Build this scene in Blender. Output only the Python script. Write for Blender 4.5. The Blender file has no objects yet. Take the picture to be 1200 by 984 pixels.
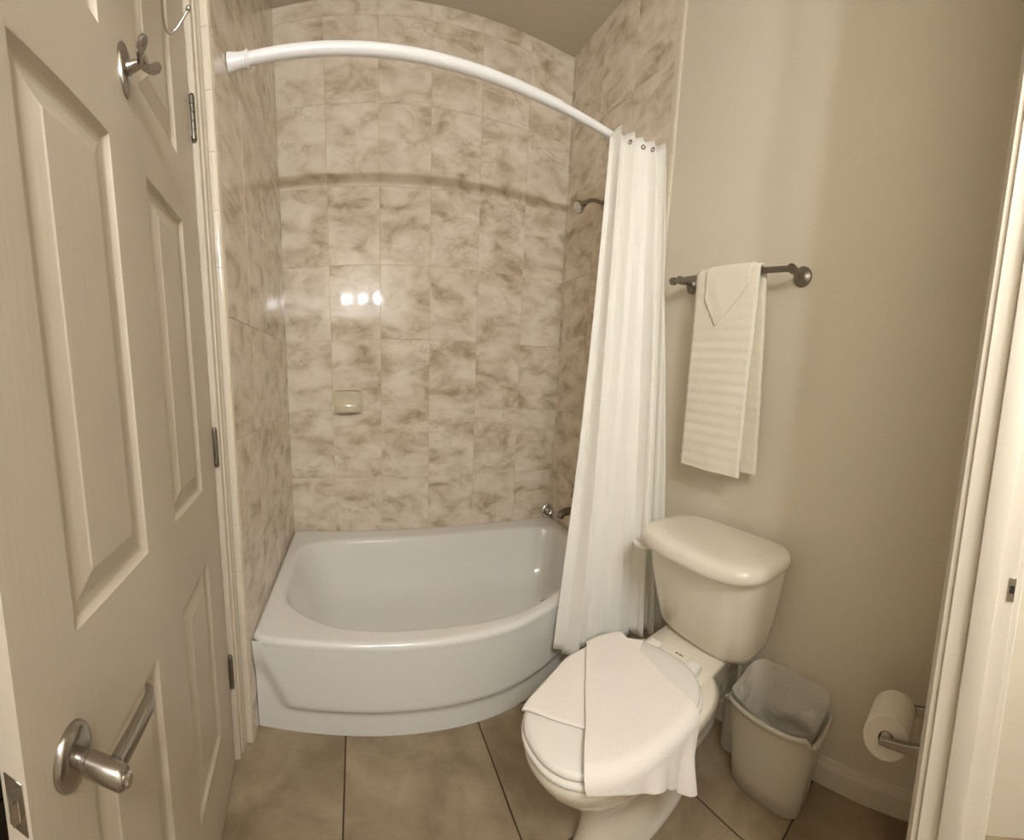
import bpy, bmesh, math, random
from mathutils import Vector, Matrix, noise
random.seed(7)
S = bpy.context.scene
C = S.collection
R = math.radians

# ------------------------------------------------------------------ camera
# The photograph is a tilted cylindrical (panorama) projection, about 148 degrees wide.
CAM_H = 1.20
F, CX, CY = 462.696, 599.952, 509.023
def _rot(yaw, p, r):
    cy, sy, cp, sp, cr, sr = math.cos(yaw), math.sin(yaw), math.cos(p), math.sin(p), math.cos(r), math.sin(r)
    return (Matrix(((cy, sy, 0), (-sy, cy, 0), (0, 0, 1))) @ Matrix(((1, 0, 0), (0, cp, sp), (0, -sp, cp)))
            @ Matrix(((cr, 0, sr), (0, 1, 0), (-sr, 0, cr))))
RM = _rot(R(22.697), R(8.181), R(-2.275))
cd = bpy.data.cameras.new('camera')
cam = bpy.data.objects.new('camera', cd); C.objects.link(cam)
right, fwd, up = RM.col[0], RM.col[1], RM.col[2]
cam.matrix_world = Matrix(((right.x, up.x, -fwd.x, 0), (right.y, up.y, -fwd.y, 0), (right.z, up.z, -fwd.z, CAM_H), (0, 0, 0, 1)))
cd.type = 'PANO'
cd.panorama_type = 'CENTRAL_CYLINDRICAL'
cd.central_cylindrical_range_u_min = (0 - CX) / F
cd.central_cylindrical_range_u_max = (1200 - CX) / F
cd.central_cylindrical_range_v_min = (CY - 984) / F
cd.central_cylindrical_range_v_max = CY / F
cd.central_cylindrical_radius = 1.0
cd.clip_start = 0.01
S.camera = cam

# ------------------------------------------------------------------ world, exposure
W = bpy.data.worlds.new('world'); S.world = W; W.use_nodes = True
W.node_tree.nodes['Background'].inputs[0].default_value = (1.0, 0.95, 0.88, 1)
W.node_tree.nodes['Background'].inputs[1].default_value = 0.05
S.view_settings.view_transform = 'Standard'
S.view_settings.look = 'None'
S.view_settings.gamma = 1
S.view_settings.use_curve_mapping = False
S.view_settings.exposure = 1.0
LAMP = 345.0                      # emission of each vanity bulb
LAMP_COL = (1.0, 1.0, 1.015)
S.cycles.max_bounces = 16
S.cycles.diffuse_bounces = 8
S.cycles.sample_clamp_indirect = 4.0

# ------------------------------------------------------------------ helpers
def tag(o, label=None, cat=None, group=None, kind=None):
    if label: o['label'] = label
    if cat: o['category'] = cat
    if group: o['group'] = group
    if kind: o['kind'] = kind
    return o
def empty(name, loc=(0, 0, 0), rz=0.0):
    o = bpy.data.objects.new(name, None); C.objects.link(o)
    o.location = loc; o.rotation_euler = (0, 0, rz); o.empty_display_size = 0.05
    return o
def obj(name, bm, mat, parent=None, smooth=True, angle=40):
    me = bpy.data.meshes.new(name)
    bmesh.ops.recalc_face_normals(bm, faces=bm.faces[:])
    bm.to_mesh(me); bm.free()
    if mat: me.materials.append(mat)
    o = bpy.data.objects.new(name, me); C.objects.link(o)
    if smooth:
        me.polygons.foreach_set('use_smooth', [True] * len(me.polygons))
        try: me.set_sharp_from_angle(angle=R(angle))
        except Exception: pass
    if parent: o.parent = parent
    return o
def box(bm, x0, x1, y0, y1, z0, z1, bev=0.0, seg=2):
    b2 = bmesh.new()
    bmesh.ops.create_cube(b2, size=1)
    for v in b2.verts:
        v.co = Vector((x0 + (v.co.x + .5) * (x1 - x0), y0 + (v.co.y + .5) * (y1 - y0), z0 + (v.co.z + .5) * (z1 - z0)))
    if bev > 0:
        bmesh.ops.bevel(b2, geom=b2.edges[:], offset=bev, segments=seg, affect='EDGES', profile=.5)
    add(bm, b2)
    return bm
def add(bm, b2, mat=None):
    me = bpy.data.meshes.new('tmp'); b2.to_mesh(me); b2.free()
    if mat is not None: me.transform(mat)
    bm.from_mesh(me); bpy.data.meshes.remove(me)
def frame(d):
    d = Vector(d).normalized()
    a = Vector((0, 0, 1)) if abs(d.z) < .9 else Vector((1, 0, 0))
    x = a.cross(d).normalized(); y = d.cross(x)
    return x, y, d
def lathe(bm, prof, origin=(0, 0, 0), axis=(0, 0, 1), n=24, cap0=True, cap1=True):
    """prof = [(radius, distance along the axis)]"""
    x, y, d = frame(axis); o = Vector(origin); rings = []
    for r, h in prof:
        rings.append([bm.verts.new(o + d * h + x * (r * math.cos(2 * math.pi * i / n)) + y * (r * math.sin(2 * math.pi * i / n))) for i in range(n)])
    for a, b in zip(rings, rings[1:]):
        for i in range(n):
            j = (i + 1) % n
            bm.faces.new((a[i], a[j], b[j], b[i]))
    if cap0: bm.faces.new(rings[0][::-1])
    if cap1: bm.faces.new(rings[-1])
    return bm
def tube(bm, pts, r, n=10, caps=True):
    pts = [Vector(p) for p in pts]
    rr = r if isinstance(r, (list, tuple)) else [r] * len(pts)
    rings = []; px = None
    for i, p in enumerate(pts):
        t = (pts[min(i + 1, len(pts) - 1)] - pts[max(i - 1, 0)]).normalized()
        if px is None: x, y, _ = frame(t)
        else:
            x = (px - t * px.dot(t)).normalized(); y = t.cross(x)
        px = x
        rings.append([bm.verts.new(p + x * (rr[i] * math.cos(2 * math.pi * k / n)) + y * (rr[i] * math.sin(2 * math.pi * k / n))) for k in range(n)])
    for a, b in zip(rings, rings[1:]):
        for i in range(n):
            j = (i + 1) % n
            bm.faces.new((a[i], a[j], b[j], b[i]))
    if caps:
        bm.faces.new(rings[0][::-1]); bm.faces.new(rings[-1])
    return bm
def arc(p0, p1, p2, n=10):
    p0, p1, p2 = Vector(p0), Vector(p1), Vector(p2)
    return [p0 * (1 - t) ** 2 + p1 * (2 * t * (1 - t)) + p2 * t * t for t in [i / n for i in range(n + 1)]]
def loft(bm, rings, cap0=True, cap1=True, closed=True):
    vs = [[bm.verts.new(p) for p in ring] for ring in rings]
    n = len(vs[0])
    for a, b in zip(vs, vs[1:]):
        for i in range(n if closed else n - 1):
            j = (i + 1) % n
            bm.faces.new((a[i], a[j], b[j], b[i]))
    if cap0: bm.faces.new(vs[0][::-1])
    if cap1: bm.faces.new(vs[-1])
    return vs
def grid(bm, nu, nv, fn):
    vs = [[bm.verts.new(fn(i / nu, j / nv)) for i in range(nu + 1)] for j in range(nv + 1)]
    for j in range(nv):
        for i in range(nu):
            bm.faces.new((vs[j][i], vs[j][i + 1], vs[j + 1][i + 1], vs[j + 1][i]))
    return vs
def solidify(o, t, off=-1):
    m = o.modifiers.new('solid', 'SOLIDIFY'); m.thickness = t; m.offset = off; return o
def subsurf(o, n=1):
    m = o.modifiers.new('sub', 'SUBSURF'); m.levels = n; m.render_levels = n; return o
def sstep(a, b, x):
    t = max(0, min(1, (x - a) / (b - a))); return t * t * (3 - 2 * t)
def lerp(a, b, t): return a + (b - a) * t
def pl(xs, x):
    """piecewise smooth interpolation of [(x, y)]"""
    if x <= xs[0][0]: return xs[0][1]
    for k, ((a, b), (c, d)) in enumerate(zip(xs, xs[1:])):
        if x <= c:
            t = (x - a) / (c - a)
            m0 = (d - xs[k - 1][1]) / (c - xs[k - 1][0]) if k > 0 else (d - b) / (c - a)
            m1 = (xs[k + 2][1] - b) / (xs[k + 2][0] - a) if k + 2 < len(xs) else (d - b) / (c - a)
            h = c - a
            return ((2 * t ** 3 - 3 * t ** 2 + 1) * b + (t ** 3 - 2 * t ** 2 + t) * h * m0 + (-2 * t ** 3 + 3 * t ** 2) * d + (t ** 3 - t ** 2) * h * m1)
    return xs[-1][1]

# ------------------------------------------------------------------ materials
def srgb(r, g, b):
    return tuple(((c / 255) / 12.92 if c / 255 <= .04045 else ((c / 255 + .055) / 1.055) ** 2.4) for c in (r, g, b)) + (1,)
class NT:
    def __init__(s, name):
        s.m = bpy.data.materials.new(name); s.m.use_nodes = True; s.t = s.m.node_tree
        s.b = s.t.nodes['Principled BSDF']
    def n(s, typ, **kw):
        nd = s.t.nodes.new(typ)
        for k, v in kw.items():
            if k.startswith('_'): setattr(nd, k[1:], v)
            else: nd.inputs[k.replace('__', ' ')].default_value = v
        return nd
    def l(s, a, b): s.t.links.new(a, b)
def plain(name, col, rough=.5, metal=0.0, spec=.5, bump=0.0, bscale=40, var=0.0, coat=0.0):
    t = NT(name); b = t.b
    b.inputs['Base Color'].default_value = col; b.inputs['Roughness'].default_value = rough
    b.inputs['Metallic'].default_value = metal; b.inputs['Specular IOR Level'].default_value = spec
    b.inputs['Coat Weight'].default_value = coat
    tc = t.n('ShaderNodeTexCoord')
    nz = t.n('ShaderNodeTexNoise', Scale=bscale, Detail=4.0)
    t.l(tc.outputs['Object'], nz.inputs['Vector'])
    if var > 0:
        mx = t.n('ShaderNodeMix', _data_type='RGBA')
        d = 1 - var
        mx.inputs[6].default_value = (col[0] * d, col[1] * d, col[2] * d, 1); mx.inputs[7].default_value = col
        t.l(nz.outputs['Fac'], mx.inputs[0]); t.l(mx.outputs[2], b.inputs['Base Color'])
    if bump > 0:
        bp = t.n('ShaderNodeBump', Strength=1.0, Distance=bump)
        t.l(nz.outputs['Fac'], bp.inputs['Height']); t.l(bp.outputs[0], b.inputs['Normal'])
    return t.m
M = {}
M['paint'] = plain('cream_wall_paint', srgb(220, 213, 197), .55, bump=.0006, bscale=180, var=.02)
M['white_paint'] = plain('white_wall_paint', srgb(226, 223, 216), .6)
M['ceiling'] = plain('ceiling_paint', srgb(196, 187, 170), .8)
M['white_wood'] = plain('white_trim_paint', srgb(214, 207, 194), .35, bump=.0003, bscale=60)
M['casing'] = plain('casing_paint', srgb(204, 194, 176), .38)
M['vitreous'] = plain('toilet_china', srgb(226, 220, 205), .12, coat=.3)
M['seat'] = plain('toilet_seat_plastic', srgb(232, 229, 221), .22)
M['tub'] = plain('tub_enamel', srgb(228, 228, 224), .14, coat=.3)
M['nickel'] = plain('brushed_nickel', (.40, .37, .33, 1), .24, metal=1.0)
M['pewter'] = plain('dark_pewter', (.27, .245, .21, 1), .42, metal=1.0)
M['chrome'] = plain('chrome', (.62, .61, .59, 1), .10, metal=1.0)
M['dark'] = plain('dark_slot', (.015, .013, .012, 1), .6)
M['rod'] = plain('rod_white_enamel', srgb(240, 241, 242), .3)
M['grout'] = plain('wall_grout', srgb(206, 192, 166), .7)
M['fgrout'] = plain('floor_grout', srgb(74, 58, 40), .9, var=.3)
M['can'] = plain('can_plastic', srgb(196, 190, 176), .42)
M['brush'] = plain('brush_plastic', srgb(196, 192, 184), .35)
M['soap'] = plain('cream_ceramic', srgb(214, 204, 180), .12, coat=.3)
M['bullnose'] = plain('bullnose_glaze', srgb(214, 205, 188), .15, coat=.2)
M['paper'] = plain('toilet_paper', srgb(238, 232, 220), .9, bump=.0006, bscale=300)
M['card'] = plain('cardboard_core', srgb(140, 118, 90), .9)
M['caulk'] = plain('caulk', srgb(214, 204, 184), .5)
M['mirror'] = plain('mirror_glass', (.8, .8, .8, 1), .02, metal=1.0)

def grained(name, col, rough):
    t = NT(name); b = t.b
    b.inputs['Base Color'].default_value = col; b.inputs['Roughness'].default_value = rough
    tc = t.n('ShaderNodeTexCoord'); mp = t.n('ShaderNodeMapping'); mp.inputs['Scale'].default_value = (1, 1, .05)
    nz = t.n('ShaderNodeTexNoise', Scale=130, Detail=3.0)
    t.l(tc.outputs['Object'], mp.inputs['Vector']); t.l(mp.outputs[0], nz.inputs['Vector'])
    bp = t.n('ShaderNodeBump', Strength=.5, Distance=.0007); t.l(nz.outputs['Fac'], bp.inputs['Height']); t.l(bp.outputs[0], b.inputs['Normal'])
    return t.m
M['door'] = grained('door_paint', srgb(190, 180, 163), .38)
def marble():
    t = NT('marble_wall_tile'); b = t.b
    tc = t.n('ShaderNodeTexCoord'); oi = t.n('ShaderNodeObjectInfo')
    sc = t.n('ShaderNodeVectorMath', _operation='SCALE'); sc.inputs[3].default_value = 37.0
    cmb = t.n('ShaderNodeCombineXYZ')
    t.l(oi.outputs['Random'], cmb.inputs[0]); 
    m2 = t.n('ShaderNodeMath', _operation='MULTIPLY'); m2.inputs[1].default_value = 2.7
    t.l(oi.outputs['Random'], m2.inputs[0]); t.l(m2.outputs[0], cmb.inputs[1]); t.l(m2.outputs[0], cmb.inputs[2])
    t.l(cmb.outputs[0], sc.inputs[0])
    mp = t.n('ShaderNodeMapping'); mp.inputs['Rotation'].default_value = (0, R(-12), 0); mp.inputs['Scale'].default_value = (1.0, 1.0, 1.7)
    t.l(tc.outputs['Object'], mp.inputs['Vector'])
    ad = t.n('ShaderNodeVectorMath', _operation='ADD')
    t.l(mp.outputs[0], ad.inputs[0]); t.l(sc.outputs[0], ad.inputs[1])
    n1 = t.n('ShaderNodeTexNoise', Scale=6.6, Detail=5.0, Roughness=.58, Distortion=.45)
    n2 = t.n('ShaderNodeTexNoise', Scale=7.5, Detail=4.0, Roughness=.6, Distortion=.5)
    n3 = t.n('ShaderNodeTexNoise', Scale=3.2, Detail=2.0, Roughness=.5, Distortion=.3)
    for n in (n1, n2, n3): t.l(ad.outputs[0], n.inputs['Vector'])
    # cloudy body
    r1 = t.n('ShaderNodeValToRGB')
    e = r1.color_ramp.elements
    e[0].position = .31; e[0].color = srgb(172, 154, 128)
    e[1].position = .66; e[1].color = srgb(228, 219, 205)
    x = e.new(.45); x.color = srgb(207, 195, 175); x = e.new(.53); x.color = srgb(219, 208, 191)
    t.l(n1.outputs['Fac'], r1.inputs['Fac'])
    # thin veins where the second noise crosses its middle
    ab = t.n('ShaderNodeMath', _operation='SUBTRACT'); ab.inputs[1].default_value = .5
    t.l(n2.outputs['Fac'], ab.inputs[0])
    a2 = t.n('ShaderNodeMath', _operation='ABSOLUTE'); t.l(ab.outputs[0], a2.inputs[0])
    mr = t.n('ShaderNodeMapRange'); mr.inputs[1].default_value = .0; mr.inputs[2].default_value = .035; mr.inputs[3].default_value = 1; mr.inputs[4].default_value = 0
    t.l(a2.outputs[0], mr.inputs[0])
    m3 = t.n('ShaderNodeMapRange'); m3.inputs[1].default_value = .50; m3.inputs[2].default_value = .66
    t.l(n3.outputs['Fac'], m3.inputs[0])
    mm = t.n('ShaderNodeMath', _operation='MULTIPLY'); t.l(mr.outputs[0], mm.inputs[0]); t.l(m3.outputs[0], mm.inputs[1])
    mk = t.n('ShaderNodeMath', _operation='MULTIPLY'); mk.inputs[1].default_value = .40; t.l(mm.outputs[0], mk.inputs[0])
    mx = t.n('ShaderNodeMix', _data_type='RGBA'); mx.inputs[7].default_value = srgb(150, 126, 96)
    t.l(mk.outputs[0], mx.inputs[0]); t.l(r1.outputs[0], mx.inputs[6]); t.l(mx.outputs[2], b.inputs['Base Color'])
    b.inputs['Roughness'].default_value = .06
    b.inputs['Specular IOR Level'].default_value = .45
    nb = t.n('ShaderNodeTexNoise', Scale=9.0, Detail=2.0); t.l(ad.outputs[0], nb.inputs['Vector'])
    bp = t.n('ShaderNodeBump', Strength=.25, Distance=.0012); t.l(nb.outputs['Fac'], bp.inputs['Height']); t.l(bp.outputs[0], b.inputs['Normal'])
    return t.m
M['marble'] = marble()
def travertine():
    t = NT('floor_tile_ceramic'); b = t.b
    tc = t.n('ShaderNodeTexCoord'); oi = t.n('ShaderNodeObjectInfo')
    m2 = t.n('ShaderNodeMath', _operation='MULTIPLY'); m2.inputs[1].default_value = 53.0
    t.l(oi.outputs['Random'], m2.inputs[0])
    ad = t.n('ShaderNodeVectorMath', _operation='ADD'); t.l(tc.outputs['Object'], ad.inputs[0]); t.l(m2.outputs[0], ad.inputs[1])
    n1 = t.n('ShaderNodeTexNoise', Scale=5.5, Detail=5.0, Roughness=.6, Distortion=.4)
    t.l(ad.outputs[0], n1.inputs['Vector'])
    r1 = t.n('ShaderNodeValToRGB'); e = r1.color_ramp.elements
    e[0].position = .36; e[0].color = srgb(128, 112, 88); e[1].position = .66; e[1].color = srgb(162, 146, 120)
    t.l(n1.outputs['Fac'], r1.inputs['Fac']); t.l(r1.outputs[0], b.inputs['Base Color'])
    b.inputs['Roughness'].default_value = .42
    bp = t.n('ShaderNodeBump', Strength=.3, Distance=.001); t.l(n1.outputs['Fac'], bp.inputs['Height']); t.l(bp.outputs[0], b.inputs['Normal'])
    return t.m
M['ftile'] = travertine()
def cloth(name, col, scale=260, dist=.0012, wr=.0, stripes=False):
    t = NT(name); b = t.b
    b.inputs['Base Color'].default_value = col; b.inputs['Roughness'].default_value = .9
    b.inputs['Sheen Weight'].default_value = .25; b.inputs['Specular IOR Level'].default_value = .2
    tc = t.n('ShaderNodeTexCoord')
    nz = t.n('ShaderNodeTexNoise', Scale=scale, Detail=3.0); t.l(tc.outputs['Object'], nz.inputs['Vector'])
    bp = t.n('ShaderNodeBump', Strength=.7, Distance=dist); t.l(nz.outputs['Fac'], bp.inputs['Height'])
    last = bp
    if wr > 0:
        n2 = t.n('ShaderNodeTexNoise', Scale=14, Detail=3.0, Distortion=1.0); t.l(tc.outputs['Object'], n2.inputs['Vector'])
        b2 = t.n('ShaderNodeBump', Strength=.6, Distance=wr); t.l(n2.outputs['Fac'], b2.inputs['Height'])
        t.l(bp.outputs[0], b2.inputs['Normal']); last = b2
    t.l(last.outputs[0], b.inputs['Normal'])
    return t.m
M['towel'] = cloth('white_terry', srgb(236, 230, 222), 300, .0018)
M['towel_cream'] = cloth('cream_terry', srgb(238, 233, 218), 300, .0018)
M['curtain'] = cloth('curtain_polyester', srgb(240, 238, 231), 500, .0003, wr=.004)
def bulbmat():
    t = NT('lit_bulb'); b = t.b
    b.inputs['Base Color'].default_value = (1, 1, 1, 1)
    b.inputs['Emission Color'].default_value = LAMP_COL + (1,)
    b.inputs['Emission Strength'].default_value = LAMP
    return t.m
M['bulb'] = bulbmat()
def bagmat():
    t = NT('thin_plastic_bag'); b = t.b
    b.inputs['Base Color'].default_value = srgb(228, 224, 214); b.inputs['Roughness'].default_value = .3
    b.inputs['Alpha'].default_value = .72
    tc = t.n('ShaderNodeTexCoord'); nz = t.n('ShaderNodeTexNoise', Scale=22, Detail=3.0, Distortion=1.2); t.l(tc.outputs['Object'], nz.inputs['Vector'])
    bp = t.n('ShaderNodeBump', Strength=.8, Distance=.008); t.l(nz.outputs['Fac'], bp.inputs['Height']); t.l(bp.outputs[0], b.inputs['Normal'])
    return t.m
M['bag'] = bagmat()

# ------------------------------------------------------------------ dimensions (metres; x right, y into the room, z up)
XL, XR, YB, ZC = -.360, 1.146, 2.080, 2.915     # tile faces, ceiling
YT_L, YT_R = 1.112, 1.262                       # where the tile begins on the side walls
TW, TH = .2555, .365
ROWS = [.290 + TH * k for k in range(8)]        # lower edges of the tile courses
DOOR_TOP = 2.40
HEAD = 2.62

# ------------------------------------------------------------------ setting
def struct(name, bm, mat, label, cat, parent=None, smooth=False):
    o = obj(name, bm, mat, parent, smooth)
    if parent is None: tag(o, label, cat, kind='structure')
    return o
bm = bmesh.new(); box(bm, -1.30, 1.40, -.85, 2.20, -.06, -.003)
floor = struct('floor', bm, M['fgrout'], 'brown tiled bathroom floor with dark grout joints', 'floor')
FT = .4575
fcache = {}
def ftile(x0, x1, y0, y1):
    key = (round(x1 - x0, 3), round(y1 - y0, 3))
    if key not in fcache:
        b = bmesh.new(); w, h = key
        box(b, -w / 2, w / 2, -h / 2, h / 2, -.012, 0, .0016, 1)
        o = obj('floor_tile', b, M['ftile'], floor, False); fcache[key] = o.data
    else:
        o = bpy.data.objects.new('floor_tile', fcache[key]); C.objects.link(o); o.parent = floor
    o.location = ((x0 + x1) / 2, (y0 + y1) / 2, random.uniform(-.0004, .0))
for i in range(-3, 3):                       # columns are laid with an offset joint
    for j in range(-4, 3):
        x0, y0 = -.057 + i * FT + (.018 if i == 2 else 0), (.345 if i == 2 else .272) + j * FT
        ftile(max(x0, -1.29) + .0025, min(x0 + FT + (.018 if i == 1 else 0), 1.38) - .0025, y0 + .0025, y0 + FT - .0025)

bm = bmesh.new(); box(bm, -.60, 1.40, YB + .0016, 2.22, 0, ZC)
wall_back = struct('wall_back', bm, M['grout'], 'beige marble tiled wall behind the bathtub', 'wall')
bm = bmesh.new()
box(bm, XR + .010, 1.40, -.85, 2.22, 0, ZC)
wall_right = struct('wall_right', bm, M['paint'], 'cream painted wall beside the toilet, tiled above the tub', 'wall')
bm = bmesh.new(); box(bm, XR + .0016, XR + .012, YT_R + .004, 2.10, 0, ZC); obj('tile_backing', bm, M['grout'], wall_right, False)
bm = bmesh.new()
box(bm, -.52, -.400, 1.040, 2.22, 0, ZC)
box(bm, -.52, -.400, -.85, .165, 0, ZC)
box(bm, -.52, -.400, .165, 1.040, DOOR_TOP + .01, ZC)
wall_left = struct('wall_left', bm, M['paint'], 'wall with panel door beside the bathtub, tiled over the tub', 'wall')
bm = bmesh.new(); box(bm, -.41, XL - .0016, YT_L, 2.10, 0, ZC)
mortar = obj('tile_backing', bm, M['grout'], wall_left, False)
bm = bmesh.new()
box(bm, .592, 1.40, -.090, 0, 0, ZC)
box(bm, -.52, -.322, -.090, 0, 0, ZC)
box(bm, -.322, .592, -.090, 0, HEAD, ZC)
wall_front = struct('wall_front', bm, M['paint'], 'near partition wall with the open doorway', 'wall')
bm = bmesh.new(); box(bm, -1.30, 1.40, -.85, -.75, 0, ZC)
wall_vanity = struct('wall_vanity', bm, M['white_paint'], 'cream wall carrying the mirror and lamp', 'wall')
bm = bmesh.new(); box(bm, -1.30, -1.20, -.85, 2.22, 0, ZC)
wall_hall = struct('wall_hall', bm, M['white_paint'], 'wall of the passage outside', 'wall')
bm = bmesh.new(); box(bm, -1.30, 1.40, -.85, 2.22, ZC, ZC + .1)
struct('ceiling', bm, M['ceiling'], 'plain beige ceiling above the bathtub', 'ceiling')

# wall tiles -------------------------------------------------------
tcache = {}
def wtile(wall, w, h, loc, rz):
    w -= .0020; h -= .0020
    key = (round(w, 4), round(h, 4))
    if key not in tcache:
        b = bmesh.new(); box(b, -w / 2, w / 2, 0, .010, -h / 2, h / 2, .0012, 1)   # faces local -y
        for v in b.verts: v.co.y -= 0
        o = obj('tile', b, M['marble'], wall, False); tcache[key] = o.data
    else:
        o = bpy.data.objects.new('tile', tcache[key]); C.objects.link(o); o.parent = wall
    o.location = loc
    o.rotation_euler = (R(random.uniform(-.14, .14)), 0, rz + R(random.uniform(-.14, .14)))
def courses():
    zs = [.30] + ROWS[1:] + [ZC]
    zs = [z for z in zs if z < ZC - .02] + [ZC]
    return list(zip(zs, zs[1:]))
xs = [XL - .004, -.125]
while xs[-1] + TW < XR - .02: xs.append(xs[-1] + TW)
xs.append(XR + .004)
for z0, z1 in courses():
    for a, b in zip(xs, xs[1:]): wtile(wall_back, b - a, z1 - z0, ((a + b) / 2, YB, (z0 + z1) / 2), 0)
ys = [YT_L + .014]
while ys[-1] + TW < YB - .03: ys.append(ys[-1] + TW)
ys.append(YB)
zside = [(0.0, .30)] + courses()
for z0, z1 in zside:
    for a, b in zip(ys, ys[1:]):
        if z1 > .31 or a < ys[1] - .1: wtile(wall_left, b - a, z1 - z0, (XL, (a + b) / 2, (z0 + z1) / 2), R(90))
ys = [YT_R + .014]
while ys[-1] + TW < YB - .03: ys.append(ys[-1] + TW)
ys.append(YB)
for z0, z1 in zside:
    for a, b in zip(ys, ys[1:]):
        if z1 > .31 or a < ys[1] - .1: wtile(wall_right, b - a, z1 - z0, (XR, (a + b) / 2, (z0 + z1) / 2), R(-90))

# bullnose strips that end the tile ---------------------------------
def bullnose(name, X, s, y, label, wd=.014):
    b = bmesh.new(); box(b, min(X - .03 * s, X - .012 * s), max(X - .03 * s, X - .012 * s), y - .002 + .014 - wd, y + .010, 0, ZC)
    t = struct(name, b, M['grout'], label, 'trim')
    me = None
    z = 0.0; L = .152
    while z < ZC - .01:
        h = min(L, ZC - z)
        if me is None or h < L - 1e-4:
            b = bmesh.new(); prof = []
            for k in range(7):
                a = k / 6 * math.pi / 2
                prof.append((-s * (.016 - .016 * math.sin(a)), (.014 - wd) + .014 - .014 * math.cos(a) - .004))
            pts = [(-s * .034, .010 - wd)] + prof + [(0, .0135), (-s * .034, .0135)]
            loft(b, [[Vector((p[0], p[1], zz)) for p in pts] for zz in (.0006, h - .0006)])
            o = obj('tile', b, M['bullnose'], t, True, 50); me = o.data
        else:
            o = bpy.data.objects.new('tile', me); C.objects.link(o); o.parent = t
        o.location = (X, y, z); z += L
    return t
bullnose('trim_1', XL, 1, YT_L, 'cream bullnose strip where the tile meets the door casing')
bullnose('trim_2', XR, -1, YT_R, 'cream bullnose strip between right wall tile and paint', .030)

# door casing on the left wall ---------------------------------------
def casing_profile(w):
    # (offset across, height)
    return [(0, 0), (0, .010), (.004, .0135), (.010, .0135), (.013, .010), (w * .40, .0125), (w * .44, .016), (w * .62, .017), (w * .66, .0135), (w * .86, .0195), (w - .003, .0195), (w, .016), (w, 0)]
bm = bmesh.new()
pr = casing_profile(.062)
loft(bm, [[Vector((-.400 + h, 1.042 + o, z)) for o, h in pr] for z in (0.002, DOOR_TOP + .07)])
pr2 = [Vector((-.400 + h, 0, o)) for o, h in pr]
loft(bm, [[Vector((p.x, y, DOOR_TOP + .008 + p.z)) for p in pr2] for y in (.102, 1.042)])
loft(bm, [[Vector((-.400 + h, .163 - o, z)) for o, h in pr] for z in (0.002, DOOR_TOP + .07)])
struct('trim_3', bm, M['casing'], 'cream moulded casing around the six panel door', 'trim')

# doorway frame the camera looks out of: right and left jamb, header --
fr = empty('trim_4'); tag(fr, 'white door jamb and casing at the edge of the paper holder wall', 'trim', kind='structure')
def jamb(xf, s):
    b = bmesh.new(); box(b, min(xf, xf + s * .021), max(xf, xf + s * .021), -.090, .0, 0.001, HEAD, .0015, 1)
    obj('jamb', b, M['white_wood'], fr)
    b = bmesh.new(); box(b, min(xf - s * .011, xf), max(xf - s * .011, xf), -.064, -.030, .001, HEAD - .008, .002, 2)
    obj('door_stop', b, M['white_wood'], fr)
    for yb, d in ((0.0, 1), (-.090, -1)):
        b = bmesh.new()
        prr = casing_profile(.062)
        loft(b, [[Vector((xf + s * (.005 + o), yb + d * h * .85, z)) for o, h in prr] for z in (.001, HEAD + .06)])
        obj('casing', b, M['white_wood'], fr)
jamb(.571, 1); jamb(-.300, -1)
b = bmesh.new(); box(b, -.300, .571, -.090, 0, HEAD - .021, HEAD, .0015, 1); obj('header', b, M['white_wood'], fr)
b = bmesh.new(); box(b, .5697, .5715, -.0895, -.078, .955, .990, .0006, 1); obj('strike_plate', b, M['nickel'], fr)
b = bmesh.new(); box(b, .5692, .5712, -.0885, -.081, .967, .979, .0003, 1); obj('strike_hole', b, M['dark'], fr)

# baseboards -----------------------------------------------------------
def board(name, pts, label):
    b = bmesh.new(); (x0, y0), (x1, y1), n = pts
    prof = [(0, 0), (.013, 0), (.013, .062), (.010, .070), (.006, .074), (.004, .084), (0, .086)]
    loft(b, [[Vector((x + n[0] * o, y + n[1] * o, z + .001)) for o, z in prof] for x, y in ((x0, y0), (x1, y1))])
    return struct(name, b, M['paint'], label, 'baseboard')
board('baseboard_right', ((XR + .010, 0.0), (XR + .010, YT_R - .003), (-1, 0)), 'cream baseboard along the wall behind the trash can')
board('baseboard_front', ((.645, 0.0), (XR - .003, 0.0), (0, 1)), 'cream baseboard under the paper holder')

# ------------------------------------------------------------------ six panel door (ajar) in the left wall
DA = R(8)
door = empty('door_1', (-.395, 1.000, 0), R(-90) + DA)
tag(door, 'beige six-panel door standing ajar beside the bathtub', 'door', kind='structure')
S0, S1, Z0, Z1 = -.030, .810, .012, DOOR_TOP
PS = [(.115, .342), (.478, .706)]
PZ = [(.240, .752), (.930, 1.575), (1.712, 2.27)]
bm = bmesh.new()
sx = [S0, PS[0][0], PS[0][1], PS[1][0], PS[1][1], S1]
zz = [Z0, PZ[0][0], PZ[0][1], PZ[1][0], PZ[1][1], PZ[2][0], PZ[2][1], Z1]
def quad(b, pts): return b.faces.new([b.verts.new(p) for p in pts])
RINGS = [(0, 0), (.0035, -.001), (.009, -.0085), (.0125, -.0105), (.018, -.0112)]     # the sticking
FIELD = [(.018, -.0112), (.024, -.0108), (.052, -.0028), (.055, -.0012), (.058, -.0012)]  # bevel and raised field
def rect(p, ins, y): 
    (a, b_), (c, d) = p
    return [Vector((a + ins, y, c + ins)), Vector((b_ - ins, y, c + ins)), Vector((b_ - ins, y, d - ins)), Vector((a + ins, y, d - ins))]
panels = []
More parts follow.
